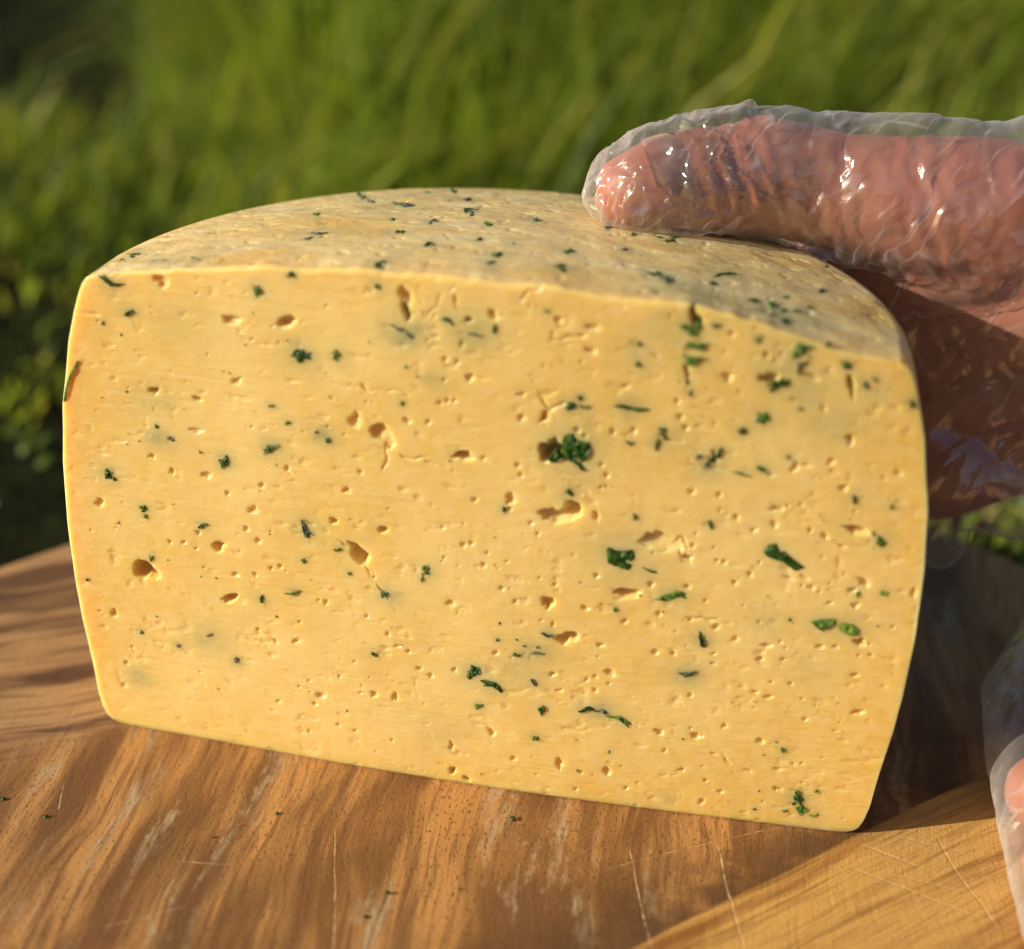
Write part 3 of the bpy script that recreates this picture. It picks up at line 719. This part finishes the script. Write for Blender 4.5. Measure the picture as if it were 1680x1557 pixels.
    me = quads_mesh('body', np.concatenate(parts)*MM, np.concatenate(Qs))
    a = me.attributes.new('mask', 'FLOAT_COLOR', 'POINT')
    Mall = np.concatenate([m.reshape(-1, 4) for m in (Mf, Mt, Mr, Mb)]).astype(np.float32)
    a.data.foreach_set('color', Mall.ravel())
    link('body', me, M_CHEESE, root)

    # herb flakes
    mats = {'d': M_HERB, 'm': M_HERB2, 'l': M_HERB3, 'g': M_HERB4}
    def flake(poly, shade, surf, crumple, sink):
        fn = top_pt if surf == 'T' else face_pt
        P = fn(np.array([q[0] for q in poly]), np.array([q[1] for q in poly]))
        if surf == 'F': lift = np.array([0, -1.0, 0.0])
        else: lift = np.array([0, 0, 1.0])
        c = P.mean(0); nn = len(P)
        bm = bmesh.new()
        rings = [(1.0, -0.5), (0.99, 0.13), (0.72, 0.24), (0.38, 0.27)]
        vr = []
        for s, hgt in rings:
            ring = []
            for p in P:
                jit = random.uniform(-1, 1)*crumple if hgt > 0.05 else random.uniform(-0.2, 1)*crumple*0.4*(hgt > 0)
                q = c+(p-c)*s*(1+random.uniform(-0.06, 0.06)*(hgt > 0))+lift*(hgt-sink+jit)
                ring.append(bm.verts.new((q*MM).tolist()))
            vr.append(ring)
        top = bm.verts.new(((c+lift*(0.27-sink+random.uniform(-1, 1)*crumple))*MM).tolist())
        for a_, b_ in zip(vr[:-1], vr[1:]):
            for i in range(nn):
                j = (i+1) % nn
                bm.faces.new((a_[i], a_[j], b_[j], b_[i]))
        for i in range(nn): bm.faces.new((vr[-1][i], vr[-1][(i+1) % nn], top))
        bmesh.ops.recalc_face_normals(bm, faces=bm.faces)
        m_ = bpy.data.meshes.new('herb_flake'); bm.to_mesh(m_); bm.free()
        link('herb_flake', m_, mats[shade], root, smooth=False)
    special = {(947, 735): [(924,745),(922,728),(925,714),(938,712),(950,715),(955,724),(968,726),(971,740),(965,750),(956,757),(945,752),(938,758),(930,755)],
               (910, 748): [(897,754),(906,745),(913,735),(920,741),(925,752),(915,758),(905,758)],
               (1019, 917): [(994,901),(1000,898),(1008,902),(1020,904),(1032,903),(1041,901),(1043,915),(1043,929),(1030,935),(1012,932),(997,922)],
               (1315, 574): [(1299,588),(1301,576),(1309,562),(1318,565),(1336,569),(1326,575),(1314,579),(1305,586)],
               (1137, 590): [(1121,583),(1130,586),(1158,587),(1147,591),(1140,600),(1134,602),(1126,596)],
               (1351, 1024): [(1328,1019),(1340,1014),(1371,1016),(1372,1024),(1361,1032),(1356,1038),(1342,1031)],
               (1393, 1031): [(1374,1024),(1384,1022),(1398,1024),(1412,1034),(1408,1041),(1394,1044),(1378,1034)]}
    polys = []
    for f in FLAKES:
        x, y, w_, h_, an, sh = f[:6]; sf = f[6] if len(f) > 6 else 'F'
        if sf == 'T': w_, h_ = w_*1.25, h_*1.4
        if (x, y) in special: polys.append((special[(x, y)], sh, sf, 0.34, 0.0)); continue
        nn = max(8, min(15, int(6+math.sqrt(w_*h_)*0.5)))
        a_ = math.radians(an); pl = []
        ph0 = random.uniform(0, 6.28)
        for i in range(nn):
            th = 2*math.pi*i/nn+ph0
            k_ = random.uniform(0.50, 1.30)
            ex, ey = math.cos(th)*w_/2*k_, math.sin(th)*h_/2*k_
            if w_ > 2.2*h_: ey += math.sin(ex/w_*5+ph0)*h_*0.35
            pl.append((x+ex*math.cos(a_)-ey*math.sin(a_), y+ex*math.sin(a_)+ey*math.cos(a_)))
        polys.append((pl, sh, sf, min(0.24, 0.018*math.sqrt(w_*h_)), random.uniform(-0.02, 0.14) if sh in 'gm' else 0.02))
    polys.append(([(1254,905),(1257,897),(1264,893),(1274,891),(1270,897),(1268,904),(1278,908),(1287,904),(1294,911),(1306,921),(1327,934),(1316,937),(1304,935),(1285,924),(1268,917),(1258,911)], 'd', 'F', 0.25, 0.05))
    for _ in range(60):
        x, y = random.uniform(150, 1480), random.uniform(480, 1330)
        P = face_pt(x, y)
        if abs(P[0]) > 76 or P[2] < 2 or P[2] > HR+dome(abs(P[0]))-2: continue
        w_ = random.uniform(2.5, 5.5); a_ = random.uniform(0, 6.28)
        pl = [(x+w_*0.5*random.uniform(0.5, 1.3)*math.cos(a_+1.05*i), y+w_*0.4*random.uniform(0.5, 1.3)*math.sin(a_+1.05*i)) for i in range(6)]
        polys.append((pl, random.choice('mgdm'), 'F', 0.03, 0.06))
    for pl, sh, sf, cr, sk in polys: flake(pl, sh, sf, cr, sk)
    # herb sprig pressed into the left side of the cut face
    sp = [(128, 592), (124, 602), (117, 614), (112, 627), (109, 640), (106, 660)]
    pl = [(x-2.2, y) for x, y in sp]+[(x+2.2, y) for x, y in sp[::-1]]
    flake(pl, 'm', 'F', 0.05, -0.05)
build_cheese()

# ------------------------------------------------------------------ crumbs of herb on the board
CR = [(841, 1345, 15), (454, 1336, 9), (351, 1375, 6), (75, 1341, 9), (6, 1312, 9), (753, 1459, 6), (636, 1467, 11), (600, 1506, 9)]
for ci, (x, y, s) in enumerate(CR):
    P = px_at_z(x, y, 0.0)*MM
    bm = bmesh.new()
    bmesh.ops.create_icosphere(bm, subdivisions=1, radius=s/8.6*0.5*MM)
    for v in bm.verts:
        v.co *= random.uniform(0.6, 1.3); v.co.z *= 0.6
    zmin = min(v.co.z for v in bm.verts)
    for v in bm.verts: v.co.z -= zmin
    me = bpy.data.meshes.new('herb_crumb'); bm.to_mesh(me); bm.free()
    o = link('herb_crumb', me, M_HERB, smooth=False)
    o.location = (P[0], P[1], 0.00001)
    tag(o, 'largest dark herb crumb on the bare wood just before the lower edge of the cheese' if ci == 0 else 'tiny dark green herb crumb lying on the bare wooden board', 'crumb', 'herb crumbs on the board')

# ------------------------------------------------------------------ gloved hands
def hull_mesh(name, segs, voxel, smooth_it):
    bm = bmesh.new()
    for (p0, r0, p1, r1) in segs:
        b2 = bmesh.new()
        for p, r in ((p0, r0), (p1, r1)):
            ret = bmesh.ops.create_icosphere(b2, subdivisions=3, radius=r*MM)
            for v in ret['verts']: v.co += Vector(p)*MM
        res = bmesh.ops.convex_hull(b2, input=b2.verts)
        dead = [g for g in res['geom_interior'] if isinstance(g, bmesh.types.BMVert)]
        bmesh.ops.delete(b2, geom=dead, context='VERTS')
        tmp = bpy.data.meshes.new('tmp'); b2.to_mesh(tmp); b2.free()
        bm.from_mesh(tmp); bpy.data.meshes.remove(tmp)
    me = bpy.data.meshes.new(name+'_src'); bm.to_mesh(me); bm.free()
    o = bpy.data.objects.new('tmp', me); COL.objects.link(o)
    m = o.modifiers.new('r', 'REMESH'); m.mode = 'VOXEL'; m.voxel_size = voxel*MM
    s = o.modifiers.new('s', 'SMOOTH'); s.factor = 0.5; s.iterations = smooth_it
    dg = bpy.context.evaluated_depsgraph_get()
    out = bpy.data.meshes.new_from_object(o.evaluated_get(dg))
    out.name = name
    bpy.data.objects.remove(o); bpy.data.meshes.remove(me)
    return out

def chain(pts): return [(a[:3], a[3], b[:3], b[3]) for a, b in zip(pts[:-1], pts[1:])]
def inflate(segs, d): return [(a, r0+d, b, r1+d) for a, r0, b, r1 in segs]

def crinkle(me, amp, fx, shift, cheese=False, tipx=28):
    n = len(me.vertices)
    co = np.empty(n*3, np.float32); me.vertices.foreach_get('co', co); co = co.reshape(-1, 3)
    no = np.empty(n*3, np.float32); me.vertices.foreach_get('normal', no); no = no.reshape(-1, 3)
    c = co/MM
    out = np.empty(n)
    vor, nz = mnoise.voronoi, mnoise.noise
    for i in range(n):
        x, y, z = c[i]
        w = nz((x/9+shift, y/9, z/9))*2.5
        d1 = vor(((x+0.55*z-0.2*y+w)/fx+shift, (y+w)/(fx*4.2), (z-0.3*x)/(fx*4.0)))[0]
        d2 = vor(((x-0.5*z+w)/(fx*2.3)+shift+7, y/(fx*3.2), (z+w)/(fx*3.6)))[0]
        tip = 1.0+1.3*math.exp(-((x-tipx)/13)**2)+0.6*math.exp(-((x-tipx-30)/12)**2)
        d3 = vor((x/(fx*0.62)+w*0.15+shift, (y+0.3*z)/(fx*0.9), z/(fx*0.8)))[0]
        out[i] = (0.60*max(1-(d1[1]-d1[0])*1.5, 0)**1.5+0.85*max(1-(d2[1]-d2[0])*1.3, 0)**1.5
                  +1.0*(min(tip, 2.2)-0.85)*max(1-(d3[1]-d3[0])*1.5, 0)**1.3+0.2*nz((x/9, y/9, z/9+shift)))
    out = out*amp*np.clip((127-c[:, 2])/4, 0.15, 1)
    co2 = c+no*out[:, None]
    if cheese:            # the film may touch the cheese but not enter it
        r = np.hypot(co2[:, 0], co2[:, 1])
        zt = HR+dome(r)+0.5
        ins = (r < RTOP+1) & (co2[:, 2] < zt) & (co2[:, 2] > zt-8) & (co2[:, 1] > -4)
        co2[ins, 2] = zt[ins]
        rr_ = np.interp(co2[:, 2], PROF[:, 0], PROF[:, 1])+0.4
        ins = (r < rr_) & (co2[:, 2] < HR-2) & (co2[:, 1] > 0)
        co2[ins, :2] *= (rr_/r)[ins, None]
    me.vertices.foreach_set('co', (co2*MM).astype(np.float32).ravel()); me.update()

def fold_skin(me):
    # creases over the thumb joints and fine unevenness of the skin
    n = len(me.vertices)
    co = np.empty(n*3, np.float32); me.vertices.foreach_get('co', co); co = co.reshape(-1, 3)/MM
    no = np.empty(n*3, np.float32); me.vertices.foreach_get('normal', no); no = no.reshape(-1, 3)
    out = np.zeros(n)
    x, y, z = co.T
    jig = np.array([mnoise.noise((a/6, b/6, c/6)) for a, b, c in co])
    th = (z > 97) & (x < 125)
    for xc, w, d in ((38.5, 0.9, 0.45), (42, 1.0, 0.7), (45.5, 0.9, 0.5), (49, 0.8, 0.3), (33.5, 0.7, 0.25), (72, 1.2, 0.4), (76, 1.2, 0.5), (81, 1.2, 0.4), (97, 1.5, 0.5), (104, 1.4, 0.4)):
        out -= th*d*np.exp(-((x+0.35*(z-112)+2.2*jig-xc)/w)**2)
    out += 0.5*np.exp(-((x-43)/7)**2)*th+0.35*jig
    co = co+no*out[:, None]
    me.vertices.foreach_set('co', (co*MM).astype(np.float32).ravel()); me.update()

def build_hand_on_cheese():
    thumb = chain([(132, 68, 105, 16), (80, 60.5, 108.0, 14.2), (60, 59, 109.4, 11.8), (52, 58.2, 110.8, 11.6), (44, 56, 112.0, 11.8), (37, 53, 111.8, 10.6), (29.5, 49, 111.9, 10.2), (24.5, 46, 111.6, 9.2), (20, 43.2, 110.9, 7.6)])
    palm = []
    for a, b in (((140, 80, 96, 17), (46, 83, 77, 11.5)), ((142, 75, 91, 19), (44, 85, 58, 11.5)), ((143, 76, 84, 18), (46, 84, 41, 11.2)), ((141, 75, 77, 17), (52, 80, 25, 10.5))):
        palm += chain([a, b])
    web = [((90, 63, 101), 13, (64, 75, 88), 11), ((106, 66, 94), 15, (72, 78, 76), 12), ((104, 68, 84), 14, (74, 78, 66), 12), ((108, 68, 72), 14, (82, 74, 58), 12), ((114, 68, 66), 14, (88, 70, 46), 11)]
    fingers = chain([(46, 83, 77, 10.8), (8, 91.5, 72, 9.6), (-16, 88, 71, 8.6), (-32, 83, 70, 7.4)])
    fingers += chain([(44, 85, 58, 11), (4, 93, 53, 9.8), (-22, 89, 52, 8.8), (-42, 81, 51, 7.6)])
    fingers += chain([(46, 84, 41, 10.5), (8, 92.5, 35, 9.4), (-16, 91, 34, 8.4), (-36, 83.5, 33, 7.3)])
    fingers += chain([(52, 80, 25, 9.5), (24, 88, 18, 8.2), (6, 90, 17, 7.4), (-12, 88.5, 16, 6.5)])
    arm = chain([(140, 74, 88, 24), (185, 82, 92, 25), (310, 102, 98, 34)])
    segs = thumb+palm+web+fingers+arm
    root = empty('gloved_hand', (0.10, 0.07, 0.09))
    tag(root, 'hand in a clear plastic glove gripping the cheese, thumb laid on its top', 'hand')
    me = hull_mesh('hand_skin', segs, 1.0, 9)
    fold_skin(me)
    link('hand_skin', me, M_SKIN, None)
    sk = bpy.data.objects['hand_skin']
    film = inflate(segs, 0.55)
    tents = [((24, 46, 112), 9.0, (37, 54, 123.0), 2), ((34, 52, 113), 10.5, (40.5, 55.5, 126.6), 0.9), ((40, 56, 113), 11.5, (44, 56.5, 124), 1.6),
             ((46, 57, 113), 12, (52, 58, 121.2), 3.2), ((56, 58, 112), 12, (66, 58.5, 122.0), 3.0), ((66, 58, 112), 13, (76, 59, 124.6), 2.2),
             ((78, 60, 112), 13, (84, 60, 123.6), 2.2), ((90, 62, 111), 14, (90, 61, 122), 3), ((92, 62, 110), 15, (100, 63, 126), 3.0), ((110, 64, 108), 17, (120, 64, 128), 4),
             ((20.5, 43.5, 111.6), 7.8, (14.5, 41, 109.5), 3.0),
             ((90, 68, 50), 14, (118, 62, 46), 9), ((118, 62, 46), 9, (150, 66, 60), 12), ((84, 70, 40), 11, (90, 68, 30), 5)]
    film += tents
    gm = hull_mesh('plastic_glove', film, 0.8, 2)
    crinkle(gm, 1.1, 6.5, 0.0, True)
    gl = link('plastic_glove', gm, M_FILM, None)
    # thumbnail under the film
    bm = bmesh.new()
    nu, nv = 9, 9
    c = Vector((25.5, 46.7, 111.8)); ax = Vector((-0.80, -0.58, 0.06)).normalized()
    up = Vector((0.10, -0.62, 0.76)); up = (up-ax*up.dot(ax)).normalized(); sd_ = ax.cross(up)
    gv = []
    for i in range(nu):
        row = []
        for j in range(nv):
            a = (i/(nu-1)-0.5)*1.45; s = j/(nv-1)
            rad = 9.85-1.45*s*s
            edge = 1-0.25*abs(a)**2*s
            row.append(bm.verts.new((c+ax*(-1.5+8.8*s*edge)+(up*math.cos(a)+sd_*math.sin(a))*rad)*MM))
        gv.append(row)
    for i in range(nu-1):
        for j in range(nv-1): bm.faces.new((gv[i][j], gv[i+1][j], gv[i+1][j+1], gv[i][j+1]))
    bmesh.ops.solidify(bm, geom=bm.faces[:], thickness=0.0005)
    nm = bpy.data.meshes.new('thumb_nail'); bm.to_mesh(nm); bm.free()
    nl = link('thumb_nail', nm, M_NAIL, sk)
    for o in (sk, gl):
        o.parent = root; o.matrix_parent_inverse = Matrix.Translation(-root.location)

def build_hand_on_board():
    tips = [((116, 27, 10.5, 7.6), (140, 26, 17, 8.4), (168, 24, 24, 9.5), (205, 22, 28, 11)),
            ((111, 6, 10.0, 7.8), (136, 5, 18, 8.6), (166, 4, 26, 9.8), (207, 4, 30, 11)),
            ((113, -15, 10.0, 7.4), (138, -15, 17, 8.2), (168, -14, 25, 9.4), (206, -13, 29, 11)),
            ((122, -36, 9.5, 6.6), (144, -35, 14, 7.4), (170, -33, 20, 8.4), (204, -30, 25, 10))]
    segs = []
    for f in tips:
        f = [(q[0]+1.0, *q[1:]) for q in f]
        segs += chain(list(f)); k = f[-1]
        segs += chain([k, (270, k[1]*0.6-2, 32, 16)])
    segs += chain([(165, 58, 11, 8.5), (190, 50, 15, 10), (230, 34, 24, 14), (268, 16, 30, 18)])
    segs += chain([(270, -4, 34, 24), (320, -6, 42, 25), (380, -12, 58, 30)])
    root = empty('gloved_hand', (0.15, 0, 0.0))
    tag(root, 'hand in a loose clear plastic glove resting its fingertips on the wooden board', 'hand')
    sk = link('hand_skin', hull_mesh('hand_skin', segs, 1.4, 6), M_SKIN)
    bag = [(128, 66, 17, 7), (117, 54, 15, 8.5), (111.5, 36, 13, 9.8), (112.0, 8, 11.5, 9.5), (114, -18, 10.5, 8.8), (115.5, -34, 10, 8.2), (116, -60, 10, 8)]
    film = inflate(segs, 1.2)+chain(bag)
    for b in bag: film.append((b[:3], b[3], (b[0]+40, b[1]*0.9, b[2]+8), b[3]+3))
    gm = hull_mesh('plastic_glove', film, 1.3, 3)
    crinkle(gm, 1.0, 9.0, 4.0, False, -500)
    n = len(gm.vertices); co = np.empty(n*3, np.float32); gm.vertices.foreach_get('co', co); co = co.reshape(-1, 3)
    co[:, 2] = np.maximum(co[:, 2], 0.0003); gm.vertices.foreach_set('co', co.ravel()); gm.update()
    gl = link('plastic_glove', gm, M_FILM)
    for o in (sk, gl):
        o.parent = root; o.matrix_parent_inverse = Matrix.Translation(-root.location)
build_hand_on_cheese()
build_hand_on_board()
